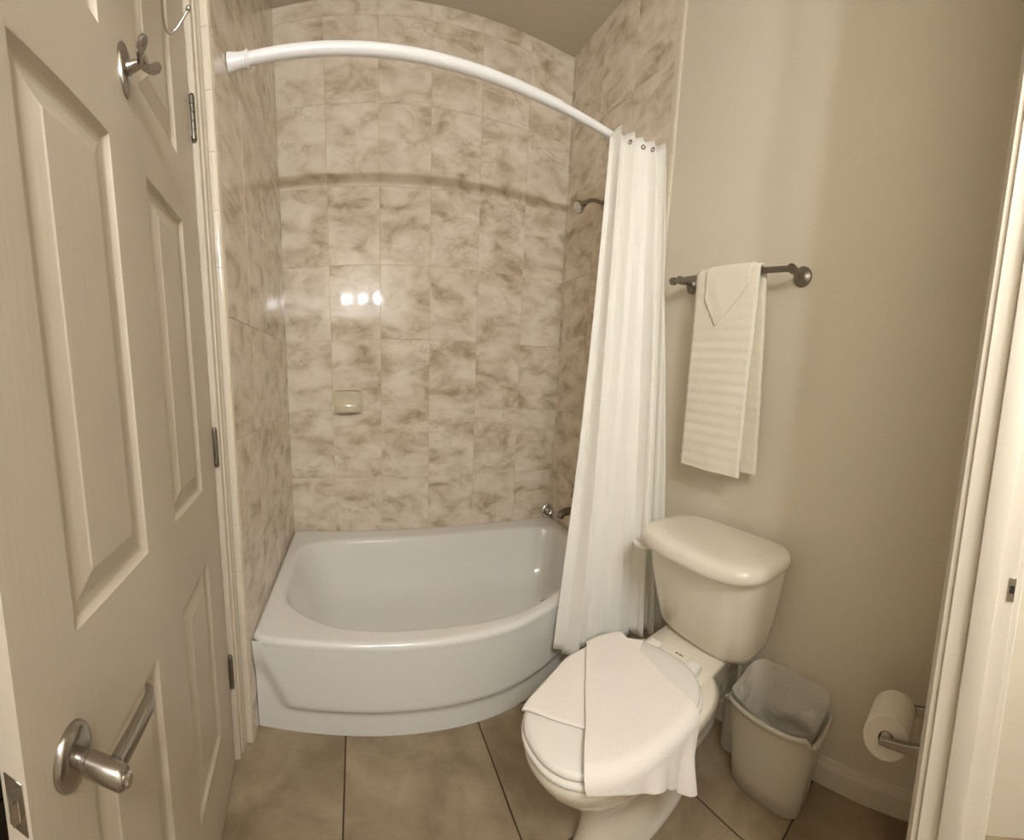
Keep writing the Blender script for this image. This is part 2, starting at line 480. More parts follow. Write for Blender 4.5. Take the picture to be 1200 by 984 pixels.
for i in range(5):
    for k in range(7):
        if i in (1, 3) and k in (1, 3, 5):
            p = ((sx[i], sx[i + 1]), (zz[k], zz[k + 1])); panels.append(p)
            loft(bm, [rect(p, ins, y) for ins, y in RINGS], False, False)
        else:
            quad(bm, [(sx[i], 0, zz[k]), (sx[i + 1], 0, zz[k]), (sx[i + 1], 0, zz[k + 1]), (sx[i], 0, zz[k + 1])])
bmesh.ops.remove_doubles(bm, verts=bm.verts[:], dist=1e-5)
T = -.035
for q in ([(S0, 0, Z0), (S0, 0, Z1), (S0, T, Z1), (S0, T, Z0)], [(S1, 0, Z0), (S1, 0, Z1), (S1, T, Z1), (S1, T, Z0)],
          [(S0, 0, Z0), (S1, 0, Z0), (S1, T, Z0), (S0, T, Z0)], [(S0, 0, Z1), (S1, 0, Z1), (S1, T, Z1), (S0, T, Z1)],
          [(S0, T, Z0), (S1, T, Z0), (S1, T, Z1), (S0, T, Z1)]): quad(bm, q)
bmesh.ops.remove_doubles(bm, verts=bm.verts[:], dist=1e-5)
obj('leaf', bm, M['door'], door, True, 25)
for p in panels:
    b = bmesh.new(); loft(b, [rect(p, ins, y) for ins, y in FIELD], False, True)
    obj('panel', b, M['door'], door, True, 12)
for z in (1.875, 1.018, .315):
    hg = bmesh.new(); lathe(hg, [(.0045, -.056), (.0070, -.053), (.0078, -.050)] + [q for k in range(5) for q in ((.0078, -.050 + k * .020 + .0006), (.0078, -.050 + k * .020 + .0190), (.0066, -.050 + k * .020 + .0194), (.0066, -.050 + k * .020 + .0200))] + [(.0078, .050), (.0070, .053), (.0045, .056)], (S0 - .006, .005, z), (0, 0, 1), 12)
    h = obj('hinge', hg, M['pewter'], door)
    b = bmesh.new(); box(b, S0 - .005, S0 + .007, -.001, .0022, z - .050, z + .050, .0004, 1); obj('hinge_leaf', b, M['pewter'], h)
# lever handle: rosette, neck, lever arm
hs, hz = .738, .812
b = bmesh.new(); lathe(b, [(.034, 0), (.0338, .004), (.031, .008), (.022, .0105), (.0205, .011)], (hs, 0, hz), (0, 1, 0), 32)
hd = obj('door_handle', b, M['nickel'], door)
b = bmesh.new(); lathe(b, [(.0115, .009), (.0115, .022), (.0132, .024), (.0132, .060), (.012, .064), (.010, .066)], (hs, 0, hz), (0, 1, 0), 24)
obj('neck', b, M['nickel'], hd)
b = bmesh.new(); lathe(b, [(.0075, .066), (.0075, .070), (.006, .0715)], (hs, 0, hz), (0, 1, 0), 16)
obj('privacy_button', b, M['chrome'], hd)
b = bmesh.new()
rings = []
for t in [k / 12 for k in range(13)]:
    s = hs - .006 - .090 * t
    y = .054 + .006 * math.sin(t * math.pi * .5) - (.005 * sstep(.88, 1, t))
    z = hz + .006 + .010 * t
    hh = lerp(.0095, .0120, t); tt = lerp(.0075, .0060, t)
    rings.append([Vector((s, y + tt * math.copysign(abs(math.cos(a)) ** .6, math.cos(a)), z + hh * math.copysign(abs(math.sin(a)) ** .6, math.sin(a)))) for a in [2 * math.pi * k / 16 for k in range(16)]])
loft(b, rings); obj('lever', b, M['nickel'], hd)
# latch plate and bolt on the free edge
b = bmesh.new(); box(b, S1 - .0005, S1 + .0012, -.029, -.005, hz - .028, hz + .028, .0005, 1); lp = obj('latch_plate', b, M['nickel'], door)
b = bmesh.new(); loft(b, [[Vector((S1 + .001, -.023, z)), Vector((S1 + .001, -.010, z)), Vector((S1 + .012, -.012, z)), Vector((S1 + .005, -.023, z))] for z in (hz - .011, hz + .011)])
obj('latch_bolt', b, M['chrome'], lp, False)
for dz in (-.021, .021):
    b = bmesh.new(); lathe(b, [(.003, 0), (.003, .0016), (.002, .002)], (S1, -.017, hz + dz), (1, 0, 0), 10); obj('screw', b, M['pewter'], lp)

def on_door(s, y, z):
    return Vector((-.395 + math.sin(DA) * s + math.cos(DA) * y, 1.0 - math.cos(DA) * s + math.sin(DA) * y, z))
# double robe hook
rh = empty('robe_hook', on_door(.405, 0, 1.700), R(-90) + DA); tag(rh, 'brushed nickel double robe hook on the six-panel door', 'hook')
b = bmesh.new(); rings = []
for d, k in ((0, 1), (.004, 1), (.007, .90), (.009, .7)):
    rings.append([Vector((.0215 * k * math.cos(a), d, .040 * k * math.sin(a))) for a in [2 * math.pi * q / 28 for q in range(28)]])
loft(b, rings); obj('backplate', b, M['nickel'], rh)
b = bmesh.new(); lathe(b, [(.011, .006), (.0085, .014), (.0075, .026), (.009, .034), (.007, .040)], (0, 0, 0), (0, 1, 0), 16); obj('stem', b, M['nickel'], rh)
for sg in (-1, 1):
    b = bmesh.new()
    tube(b, arc((sg * .002, .032, 0), (sg * .020, .034, -.004), (sg * .032, .050, .008), 8), [.0065, .0063, .006, .006, .0062, .007, .0078, .008, .0055], 12)
    obj('prong', b, M['nickel'], rh)
# over-the-door wire hook
oh = empty('over_door_hook', on_door(.175, 0, DOOR_TOP), R(-90) + DA); tag(oh, 'thin chrome over-door hook hanging at top of six-panel door', 'hook')
b = bmesh.new()
box(b, -.011, .011, -.0375, .0030, .0002, .0022); box(b, -.011, .011, .0008, .0030, -.05, .0022); box(b, -.011, .011, -.0380, -.0355, -.05, .0022)
obj('bracket', b, M['chrome'], oh, False)
b = bmesh.new()
dz = 1.912 - DOOR_TOP
tube(b, [(0, .006, -.03), (0, .006, dz + .04)] + [Vector((0, .006, dz + .04))] * 0 + arc((0, .006, dz + .03), (0, .010, dz - .016), (0, .036, dz + .004), 8) + [(0, .058, dz + .026)], .0028, 10)
obj('hook_wire', b, M['chrome'], oh)
b = bmesh.new(); bmesh.ops.create_uvsphere(b, u_segments=12, v_segments=8, radius=.006, matrix=Matrix.Translation((0, .060, dz + .029))); obj('ball_end', b, M['chrome'], oh)

# ------------------------------------------------------------------ bathtub
tub = empty('bathtub', (.39, 1.60, 0)); tag(tub, 'white alcove bathtub with bowed front apron', 'bathtub')
TO = Vector((.39, 1.60, 0))
RIM = .360
YF = [(-.37, 1.150), (-.10, 1.139), (.15, 1.128), (.38, 1.127), (.52, 1.142), (.66, 1.185), (.80, 1.250), (.95, 1.325), (1.16, 1.420)]
YFI = [(-.37, 1.300), (-.24, 1.262), (-.07, 1.212), (.16, 1.196), (.40, 1.188), (.55, 1.200), (.69, 1.244), (.85, 1.325), (1.0, 1.40), (1.16, 1.48)]
def yf(x): return pl(YF, x)
def yfi(x): return pl(YFI, x)
TXL, TXR, TYB = XL + .001, XR - .001, YB - .001
N = 128
ang = [2 * math.pi * (k + .5) / N for k in range(N)]
def outer(ins, z):
    out = []
    for a in ang:
        c, s = math.cos(a), math.sin(a); m = max(abs(c), abs(s)); c, s = c / m, s / m
        x = lerp(TXL + ins, TXR - ins, (c + 1) / 2); y = lerp(yf(x) + ins, TYB - ins, (s + 1) / 2)
        out.append(Vector((x, y, z)) - TO)
    return out
def inner(ins, z, lean=0.0, e=5.0):
    out = []
    for a in ang:
        c, s = math.cos(a), math.sin(a)
        r = (abs(c) ** e + abs(s) ** e) ** (-1 / e); c, s = c * r, s * r
        xl, xr = -.310 + ins * 1.0 + lean, 1.098 - ins
        x = lerp(xl, xr, (c + 1) / 2)
        y = lerp(max(yfi(x), yfi(x)) + ins, 1.966 - ins, (s + 1) / 2)
        out.append(Vector((x, y, z)) - TO)
    return out
rings = [outer(.012, RIM - .05), outer(0, RIM - .026), outer(0, RIM - .016), outer(.004, RIM - .005), outer(.013, RIM), outer(.022, RIM), inner(-.010, RIM), inner(0, RIM - .001), inner(.008, RIM - .006), inner(.015, RIM - .018), inner(.022, RIM - .05),
         inner(.034, .25, .02, 4.6), inner(.050, .17, .05, 4.2), inner(.070, .110, .075, 3.8), inner(.100, .080, .09, 3.4), inner(.16, .066, .10, 3.0), inner(.24, .062, .08, 2.6)]
bm = bmesh.new(); loft(bm, rings, False, True)
obj('basin', bm, M['tub'], tub, True, 60)
# apron
bm = bmesh.new()
def apron(u, v):
    x = lerp(TXL + .001, TXR - .001, u); z = lerp(0.0, RIM - .014, v)
    xb = pl([(0, -.255), (.118, -.262), (.20, -.300), (.30, -.345), (.4, -.35)], z)
    proud = sstep(.078, .122, z) * sstep(xb - .035, xb + .035, x)
    proud = max(proud, sstep(.20, .31, z))
    y = yf(x) + .0004 + .022 * (1 - proud) + .010 * max(0, 1 - z / .33)
    return Vector((x, y, z)) - TO
grid(bm, 120, 44, apron)
obj('apron', bm, M['tub'], tub, True, 60)
bm = bmesh.new()
lathe(bm, [(.026, 0), (.026, .002), (.018, .004), (.006, .0045)], Vector((.92, 1.66, .064)) - TO, (0, 0, 1), 20); obj('drain', bm, M['chrome'], tub)
# caulk bead at the floor
bm = bmesh.new(); tube(bm, [Vector((x, yf(x) + .038, .002)) for x in [lerp(XL + .004, 1.13, k / 40) for k in range(41)]], .0045, 6)
cb = obj('caulk_bead', bm, M['caulk'], tub); cb.location = -TO

# chrome stopper leaning in the tub corner
st = empty('tub_stopper', (1.118, 2.055, RIM)); tag(st, 'round chrome tub stopper standing on the tub ledge corner', 'stopper')
ax = Vector((-.25, -1, .25)).normalized(); cc = Vector((0, 0, .043))
b = bmesh.new(); lathe(b, [(.036, -.006), (.041, -.003), (.042, .001), (.038, .005), (.028, .006), (.024, .003), (.015, .002)], cc, ax, 28); obj('rim_disc', b, M['chrome'], st)
b = bmesh.new(); lathe(b, [(.013, .001), (.013, .008), (.007, .012), (.007, .018), (.010, .022), (.004, .026)], cc, ax, 18); obj('knob', b, M['chrome'], st)
# spout, valve, shower head on the right wall
sp = empty('tub_spout', (XR, 1.760, .500)); tag(sp, 'dark nickel tub spout beside the shower curtain', 'spout')
b = bmesh.new(); lathe(b, [(.030, 0), (.030, .006), (.024, .012)], (0, 0, 0), (-1, 0, 0), 20); obj('flange', b, M['pewter'], sp)
b = bmesh.new(); tube(b, [(-.008, 0, 0), (-.05, 0, -.001), (-.085, 0, -.004), (-.108, 0, -.014), (-.114, 0, -.034)], [.021, .021, .022, .022, .019], 16); obj('spout_body', b, M['pewter'], sp)
vl = empty('tub_valve', (XR, 1.735, .640)); tag(vl, 'dark nickel tub valve above the spout behind the curtain', 'faucet')
b = bmesh.new(); lathe(b, [(.060, 0), (.060, .004), (.05, .010), (.02, .014), (.018, .045), (.015, .052)], (0, 0, 0), (-1, 0, 0), 28); obj('escutcheon', b, M['pewter'], vl)
b = bmesh.new(); tube(b, [(-.040, 0, 0), (-.046, .010, -.03), (-.052, .018, -.062)], [.009, .008, .007], 10); obj('lever', b, M['pewter'], vl)
sh = empty('wall_shower', (XR, 1.700, 2.060)); tag(sh, 'small nickel shower head sticking out beside the curtain', 'shower head')
b = bmesh.new(); lathe(b, [(.028, 0), (.028, .003), (.016, .010), (.010, .012)], (0, 0, 0), (-1, 0, 0), 20); obj('flange', b, M['nickel'], sh)
b = bmesh.new(); tube(b, [(-.004, 0, 0)] + arc((-.05, 0, 0), (-.085, 0, -.002), (-.112, -.002, -.030), 8), .0095, 12); obj('arm', b, M['nickel'], sh)
b = bmesh.new(); hx = Vector((-.80, -.12, -.60)).normalized()
lathe(b, [(.012, 0), (.014, .010), (.013, .016), (.018, .026), (.026, .044), (.029, .052), (.029, .060), (.026, .062)], (-.108, -.002, -.026), hx, 22); obj('head', b, M['nickel'], sh)
b = bmesh.new(); lathe(b, [(.0235, .060), (.0235, .0632), (.012, .0642)], (-.108, -.002, -.026), hx, 20); obj('face_plate', b, M['can'], sh)

# soap dish on the back wall
sd = empty('soap_dish', (-.047, YB - .002, 1.072)); tag(sd, 'cream ceramic soap dish set in the marble tile wall', 'soap dish')
b = bmesh.new()
def srect(w, h, y, n=10, e=8, dz=0):
    out = []
    for k in range(40):
        a = 2 * math.pi * (k + .5) / 40; c, s = math.cos(a), math.sin(a); r = (abs(c) ** e + abs(s) ** e) ** (-1 / e)
        out.append(Vector((w * c * r, y, h * s * r + dz)))
    return out
rings = [srect(.083, .066, 0), srect(.083, .066, -.010), srect(.081, .064, -.014), srect(.074, .057, -.0145), srect(.071, .054, -.011), srect(.060, .046, -.002, dz=.004)]
loft(b, rings, False, True); obj('frame', b, M['soap'], sd)
b = bmesh.new(); rings = []
for t in [k / 10 for k in range(11)]:
    x = lerp(-.069, .069, t); f = (1 - (2 * t - 1) ** 4)
    d = .020 + .036 * f
    rings.append([Vector((x, -.006, -.058)), Vector((x, -d * .75, -.061)), Vector((x, -d, -.050)), Vector((x, -d - .001, -.030)), Vector((x, -d + .007, -.024)), Vector((x, -d * .8 + .004, -.036)), Vector((x, -.006, -.040))])
loft(b, rings); obj('tray', b, M['soap'], sd)

# ------------------------------------------------------------------ shower rod, rings, curtain
RA, RB = Vector((XL, 1.272, 2.140)), Vector((XR, 1.378, 2.140))
RD = (RB - RA).normalized(); RLEN = (RB - RA).length
rod = empty('shower_rod', RA); tag(rod, 'white tension shower rod spanning above the bathtub', 'shower rod')
b = bmesh.new(); lathe(b, [(.0172, .030), (.0172, 1.060), (.0162, 1.063)], (0, 0, 0), RD, 20); obj('outer_tube', b, M['rod'], rod)
b = bmesh.new(); lathe(b, [(.0146, 1.04), (.0146, RLEN - .02)], (0, 0, 0), RD, 20); obj('inner_tube', b, M['rod'], rod)
b = bmesh.new(); lathe(b, [(.027, .001), (.0275, .006), (.0235, .020), (.0205, .040), (.0205, .054), (.0225, .056), (.0225, .062), (.0175, .064)], (0, 0, 0), RD, 24); obj('end_cap', b, M['rod'], rod)
b = bmesh.new(); lathe(b, [(.027, .001), (.0275, .006), (.0235, .020), (.0195, .040), (.0195, .058), (.0145, .062)], RB - RA, -RD, 24); obj('end_cap', b, M['rod'], rod)

NF = 6
def cpath(u, v):
    """plan position of the curtain and its unit normal; v runs from 0 at the rod to 1 at the hem"""
    w = v ** 1.7
    a0, b0 = Vector((.900, 1.326)), Vector((1.122, 1.262))
    a1, b1 = Vector((.705, 1.172)), Vector((1.108, 1.050))
    w2 = v ** .8
    A = a0.lerp(a1, w); B = b0.lerp(b1, w2)
    p = A.lerp(B, u)
    d = (B - A).normalized()
    return p, Vector((d.y, -d.x)), d
def curtain(u, v):
    p, n, d = cpath(u, v)
    ph = 2 * math.pi * NF * (u + .055 * math.sin(5.1 * u + 1.0) + .022 * math.sin(12 * u + 2.6 * v))
    amp = lerp(.024, .038, v) * (.75 + .45 * math.sin(7.3 * u + 1.7 * v + .5)) * sstep(-.02, .05, u + .0)
    s = math.sin(ph + .5 * math.sin(ph))
    off = amp * s + .008 * noise.noise(Vector((u * 9, v * 3.0, 1.7))) + .018 * v * noise.noise(Vector((u * 4, v * 1.4, 4.1))) + .006 * sstep(.30, .0, u) * v * noise.noise(Vector((u * 22, v * 16, 8.2)))
    q = p + n * off + d * (.010 * math.sin(2 * ph) * (.4 + v))
    zt = 2.142 - .010 * (1 - math.cos(ph)) * .5 + (-.030 if u < .10 else 0) * (1 - u / .10)
    zh = .195 + .030 * u - .05 * math.exp(-((u - .09) / .06) ** 2) + .012 * math.sin(ph * .5)
    q.x = min(q.x, 1.136)
    return Vector((q.x, q.y, lerp(zt, zh, v)))
bm = bmesh.new(); grid(bm, 220, 70, curtain)
cur = obj('shower_curtain', bm, M['curtain'], None, True, 80); solidify(cur, .0012, 0)
tag(cur, 'white fabric shower curtain gathered at the end of the rod', 'curtain')
# grommets are parts of the curtain
for u in (.16, .33, .55, .72, .95):
    p = curtain(u, .018); p2 = curtain(u + .004, .018); t = (p2 - p).normalized(); nn = Vector((t.y, -t.x, 0)).normalized()
    b = bmesh.new(); lathe(b, [(.0045, .0012), (.0050, .0026), (.0085, .0026), (.0095, .0006)], p, nn, 16, False, False); obj('grommet', b, M['nickel'], cur)
# rings on the rod
for k, xx in enumerate((.925, .955, .985, 1.012, 1.040, 1.066, 1.090)):
    t = (xx - RA.x) / RD.x; c = RA + RD * t
    b = bmesh.new(); tilt = .25 * math.sin(k * 2.1)
    ax = (RD + Vector((0, tilt, 0))).normalized(); x_, y_, _ = frame(ax)
    n = 24
    tube(b, [c + Vector((0, 0, -.011)) + x_ * (.0275 * math.cos(2 * math.pi * i / n)) + y_ * (.0275 * math.sin(2 * math.pi * i / n)) for i in range(n + 1)], .0016, 6, False)
    tag(obj('curtain_ring', b, M['chrome']), 'thin metal curtain ring around the white shower rod', 'curtain ring', 'rings holding up the shower curtain')

# ------------------------------------------------------------------ toilet (local x = out from the wall, local y = towards the camera side)
TA = R(8.5); TOX, TOY = 1.117, .759
toilet = empty('toilet', (TOX, TOY, 0), R(180) + TA); tag(toilet, 'white two-piece toilet standing against the cream wall', 'toilet')
def to_world(u, w, z):
    c, s = math.cos(R(180) + TA), math.sin(R(180) + TA)
    return Vector((TOX + u * c - w * s, TOY + u * s + w * c, z))
def to_local(x, y):
    c, s = math.cos(R(180) + TA), math.sin(R(180) + TA)
    dx, dy = x - TOX, y - TOY
    return (dx * c + dy * s, -dx * s + dy * c)
LU0, LU1, LHW, LSP, LEB, LEF = .300, .776, .173, .35, 2.4, 2.3
def egg(u0, u1, hw, z, n=48, eb=2.6, split=.35, ef=2.3):
    """outline: squarish at the wall side (u0), elliptical at the front (u1)"""
    um = lerp(u0, u1, split); out = []
    for k in range(n):
        a = 2 * math.pi * (k + .5) / n; c, s = math.cos(a), math.sin(a)
        e = ef if c > 0 else eb
        r = (abs(c) ** e + abs(s) ** e) ** (-1 / e)
        out.append(Vector((um + (u1 - um if c > 0 else um - u0) * c * r, hw * s * r, z)))
    return out
bm = bmesh.new()
loft(bm, [egg(.20, .628, .088, .0), egg(.20, .632, .090, .010), egg(.20, .626, .086, .022), egg(.20, .612, .080, .07), egg(.19, .606, .080, .12), egg(.18, .622, .090, .18), egg(.15, .675, .118, .235), egg(.16, .722, .156, .290),
          egg(.17, .758, .174, .335), egg(.20, .774, .181, .365), egg(.22, .776, .182, .382), egg(.225, .771, .179, .388), egg(.235, .760, .170, .390)])
obj('bowl', bm, M['vitreous'], toilet, True, 60)
def sq(u0, u1, hw, z, e=5, n=48, ef=None):
    out = []; um = (u0 + u1) / 2
    for k in range(n):
        a = 2 * math.pi * (k + .5) / n; c, s = math.cos(a), math.sin(a); ee = e if (c < 0 or ef is None) else ef
        r = (abs(c) ** ee + abs(s) ** ee) ** (-1 / ee)
        out.append(Vector((um + (u1 - u0) / 2 * c * r, hw * s * r, z)))
    return out
bm = bmesh.new()
loft(bm, [sq(.06, .30, .080, .10, 4), sq(.04, .33, .090, .24, 4), sq(.015, .36, .112, .34, 5), sq(.012, .365, .122, .372, 6), sq(.012, .365, .124, .386, 7), sq(.016, .360, .120, .392, 7)])
obj('deck', bm, M['vitreous'], toilet, True, 60)
bm = bmesh.new()
loft(bm, [egg(.300, .776, .175, .392), egg(.298, .780, .178, .398), egg(.298, .780, .178, .404), egg(.302, .776, .175, .408)])
obj('seat', bm, M['seat'], toilet, True, 60)
LIDZ = .431
def lid(ins, z): return egg(LU0 + ins, LU1 - ins, LHW - ins, z, 64, LEB, LSP, LEF)
bm = bmesh.new()
loft(bm, [lid(.006, .411), lid(.001, .413), lid(0, .418), lid(.002, .424), lid(.010, .4275), lid(.04, .4295), lid(.10, LIDZ)])
obj('lid', bm, M['seat'], toilet, True, 60)
for w in (-.072, .072):
    b = bmesh.new(); box(b, .268, .312, w - .022, w + .022, .388, .420, .007, 3); obj('hinge_cap', b, M['seat'], toilet, True, 60)
# small printed mark on the deck
b = bmesh.new(); 
for k in range(4): box(b, .2430 + .0015 * (k % 2), .2485, -.014 + k * .0072, -.0085 + k * .0072, .3915, .3925)
obj('printed_mark', b, M['dark'], toilet, False)
TKM = Matrix.Translation((TOX, TOY, 0)) @ Matrix.Rotation(R(180) + TA, 4, 'Z')
TKM = TKM.inverted() @ Matrix.Translation((1.142, .729, 0)) @ Matrix.Rotation(R(180), 4, 'Z')
# tank
def tk(z, front, hw, e=6, ef=3.0): return sq(.012, front, hw, z, e, 64, ef)
bm = bmesh.new()
loft(bm, [tk(.390, .190, .165), tk(.396, .205, .180), tk(.42, .220, .190), tk(.50, .240, .206), tk(.60, .262, .222), tk(.693, .278, .232)])
obj('tank', bm, M['vitreous'], toilet, True, 60).matrix_basis = TKM
def tl(z, ins): return sq(.004 + ins * .3, .316 - ins, .247 - ins, z + .008, 5, 64, 2.9)
bm = bmesh.new()
loft(bm, [tl(.684, .022), tl(.684, .006), tl(.688, .001), tl(.700, .000), tl(.715, .003), tl(.725, .012), tl(.731, .028), tl(.733, .06), tl(.734, .10)])
obj('tank_lid', bm, M['vitreous'], toilet, True, 60).matrix_basis = TKM
b = bmesh.new(); lathe(b, [(.014, 0), (.014, .008), (.010, .012)], (.238, -.186, .662), Vector((.75, -.65, 0)), 16)
fl = obj('flush_lever', b, M['seat'], toilet); fl.matrix_basis = TKM
b = bmesh.new(); tube(b, [(.246, -.193, .662), (.262, -.206, .660), (.270, -.226, .664), (.266, -.248, .668)], [.0085, .0090, .0105, .0085], 12); obj('lever_arm', b, M['seat'], fl)

# towels laid over the toilet lid ---------------------------------------
def lid_drape(x, y, lift):
    u, w = to_local(x, y)
    um = lerp(LU0, LU1, LSP)
    du, dw = u - um, w
    r = math.hypot(du, dw)
    if r < 1e-6: return Vector((x, y, LIDZ + lift))
    c, s = du / r, dw / r
    # boundary radius of the lid along this direction (bisection on the super-ellipse)
    def ins(rr):
        a, b_ = rr * c, rr * s
        e = LEF if a > 0 else LEB
        A = (LU1 - um if a > 0 else um - LU0)
        return (abs(a) / A) ** e + (abs(b_) / LHW) ** e < 1
    lo, hi = 0, .6
    for _ in range(22):
        m = (lo + hi) / 2
        if ins(m): lo = m
        else: hi = m
    rb = lo; d = r - rb
    f = .012 + lift
    if d <= -.012: rr, z = r, LIDZ + lift
    else:
        q = d + .012
        rad = .014 + lift
        if q < rad * 1.57: th = q / rad; rr = rb - .012 + rad * math.sin(th); z = LIDZ + lift - rad * (1 - math.cos(th))
        else: rr = rb - .012 + rad + .02 * (q - rad * 1.57); z = LIDZ + lift - rad - (q - rad * 1.57)
    return to_world(um + rr * c, rr * s, z)
def towel(name, quad_, lift, nu, nv, mat, label, cat, thick, wob=.006, bow=0.0):
    c00, c10, c01, c11 = [Vector(q) for q in quad_]
    def fn(u, v):
        p = c00.lerp(c10, u).lerp(c01.lerp(c11, u), v)
        n1 = noise.noise(Vector((p.x * 7, p.y * 7, lift * 90)))
        n2 = noise.noise(Vector((p.x * 16, p.y * 16, 3 + lift * 90)))
        p2 = p + Vector((n1, n2)) * wob * .7
        q = lid_drape(p2.x, p2.y, lift + .003 + wob * .35 * (n1 + .6 * n2) + bow * math.sin(math.pi * u) * 0)
        d = max(0, LIDZ - q.z - .02)
        if d > 0:
            k = math.sin(u * 15.0 + 1.0) * .5 + .5 + .3 * math.sin(u * 31)
            out = (Vector((q.x, q.y)) - Vector((to_world(.55, 0, 0).x, to_world(.55, 0, 0).y))).normalized()
            q.x += out.x * .10 * d * k * 2; q.y += out.y * .10 * d * k * 2
        return q
    b = bmesh.new(); grid(b, nu, nv, fn)
    o = obj(name, b, mat, None, True, 80); solidify(o, thick, 1)
    m = o.modifiers.new('bev', 'BEVEL'); m.width = thick * .45; m.segments = 2; m.limit_method = 'ANGLE'
    tag(o, label, cat)
    return o
towel('bath_mat', [(.665, .915), (.78, .79), (.362, .742), (.485, .610)], .001, 40, 40, M['towel'], 'folded white bath mat lying underneath the towel on the toilet lid', 'towel', .006, .003)
towel('bath_towel', [(.648, .900), (.738, .858), (.392, .522), (.690, .325)], .0085, 70, 80, M['towel'], 'white folded bath towel draped over the side of the toilet lid', 'towel', .010, .006)

# ------------------------------------------------------------------ towel bar with towels
tb = empty('towel_bar', (XR + .010, .84, 1.600)); tag(tb, 'dark pewter towel bar on the cream wall above the toilet', 'towel bar')
bx = -.076
b = bmesh.new(); lathe(b, [(.0095, -.232), (.0095, .260)], (bx, 0, 0), (0, 1, 0), 18); obj('bar', b, M['pewter'], tb)
for y in (-.232, .232):
    b = bmesh.new(); lathe(b, [(.033, 0), (.033, .004), (.029, .009), (.016, .013), (.011, .020), (.0095, .045), (.0125, .058), (.0145, .070), (.0145, .082), (.012, .087)], (0, y, 0), (-1, 0, 0), 24); obj('post', b, M['pewter'], tb)
for y, s in ((.258, 1),):
    b = bmesh.new(); lathe(b, [(.0105, -.004), (.0135, .0), (.0145, .004), (.0125, .009), (.0145, .014), (.013, .020), (.006, .024)], (bx, y, 0), (0, s, 0), 18); obj('finial', b, M['pewter'], tb)
BX, BZ = XR + .010 + bx, 1.600
def hang(name, y0, y1, zf, zb, r, mat, label, rib=0.0, thick=.006, top_only=False, skew=0.0, ysh=0.0):
    """cloth folded over the bar: front drop to zf, back drop to zb"""
    Lf, Lb = BZ - zf, BZ - zb; arcL = math.pi * r; tot = Lf + Lb + arcL
    def fn(u, v):
        s = v * tot
        y = lerp(y0, y1, u)
        if s < Lf: z = zf + s; x = BX - r; fr_ = 1 - s / Lf
        elif s < Lf + arcL: a = (s - Lf) / r; x = BX - r * math.cos(a); z = BZ + r * math.sin(a); fr_ = 0
        else: q = s - Lf - arcL; z = BZ - q; x = BX + r; fr_ = q / Lb
        x += (.006 * fr_ * noise.noise(Vector((u * 3, v * 4, y0 * 9))) + .004 * math.sin(u * 7 + 1) * fr_) * (1 if x < BX else .25)
        y += .006 * noise.noise(Vector((0, v * 5, y0))) + (skew * fr_ if x < BX else ysh * fr_)
        if rib > 0: x += rib * math.sin(s / .036 * 2 * math.pi) * (1 if x < BX else -1) * (1 if s < Lf or s > Lf + arcL else 0)
        return Vector((min(x, XR + .001), y, z))
    b = bmesh.new(); grid(b, 20, max(40, int(tot / .0043)), fn)
    o = obj(name, b, mat, None, True, 80); solidify(o, thick, 0); return o
h1 = hang('hand_towel', .708, .966, .930, .945, .0185, M['towel_cream'], '', rib=.0009, thick=.009, skew=.0, ysh=-.045)
tag(h1, 'cream ribbed hand towel hanging folded over the towel bar', 'towel')
# washcloth folded to a point over the hand towel
def wash(u, v):
    r = .0255; y0, y1 = .742, .920
    y = lerp(y0, y1, u)
    tip = .862
    dr = lerp(0, 1, 1 - abs(u - (tip - y0) / (y1 - y0)) / (((tip - y0) if y < tip else (y1 - tip)) / (y1 - y0)))
    Lf = .050 + .130 * max(0, dr) + (.035 if y > tip else 0.0) * (1 - dr); Lb = .12; tot = Lf + Lb + math.pi * r
    s = v * tot
    if s < Lf: z = BZ - Lf + s; x = BX - r - .002
    elif s < Lf + math.pi * r: a = (s - Lf) / r; x = BX - r * math.cos(a); z = BZ + r * math.sin(a)
    else: z = BZ - (s - Lf - math.pi * r); x = BX + r
    x += .002 * noise.noise(Vector((u * 5, v * 5, 2)))
    return Vector((min(x, XR), y + .004 * noise.noise(Vector((1, v * 4, 0))), z))
b = bmesh.new(); grid(b, 36, 44, wash); o = obj('washcloth', b, M['towel_cream'], None, True, 80); solidify(o, .004, 0)
tag(o, 'cream washcloth folded to a point over the hand towel', 'towel')

# ------------------------------------------------------------------ trash can, bag, brush
can = empty('trash_can', (1.046, .452, 0), 0); tag(can, 'grey plastic wastebasket against the wall beside the toilet', 'trash can')
CH = .292
def can_ring(k, z, grow=0.0, dip=0.0):
    # rectangle with bowed long sides: half sizes grow with height
    hx = lerp(.066, .104, k) + grow; hy = lerp(.118, .152, k) + grow
    out = []; n = 72
    for i in range(n):
        a = 2 * math.pi * (i + .5) / n; c, s = math.cos(a), math.sin(a); e = 5.5
        r = (abs(c) ** e + abs(s) ** e) ** (-1 / e); c, s = c * r, s * r
        bow = .80 + .20 * (1 - s * s)
        zz_ = z
        if dip: zz_ -= dip * sstep(.86, .985, abs(s))
        out.append(Vector((hx * c * bow, hy * s, zz_)))
    return out
bm = bmesh.new()
prof = [(0, 0, -.006), (0, .004, 0)] + [(k, k * CH, 0) for k in (.25, .5, .75, .9)]
loft(bm, [can_ring(k, z + .001, g) for k, z, g in prof] + [can_ring(1, CH - .016, 0, .030), can_ring(1, CH - .012, .004, .034), can_ring(1, CH - .002, .006, .036), can_ring(1, CH + .002, .003, .036), can_ring(1, CH, -.002, .036), can_ring(.9, CH * .9, -.003, 0), can_ring(.5, CH * .5, -.003), can_ring(0, .006, -.003)], True, True)
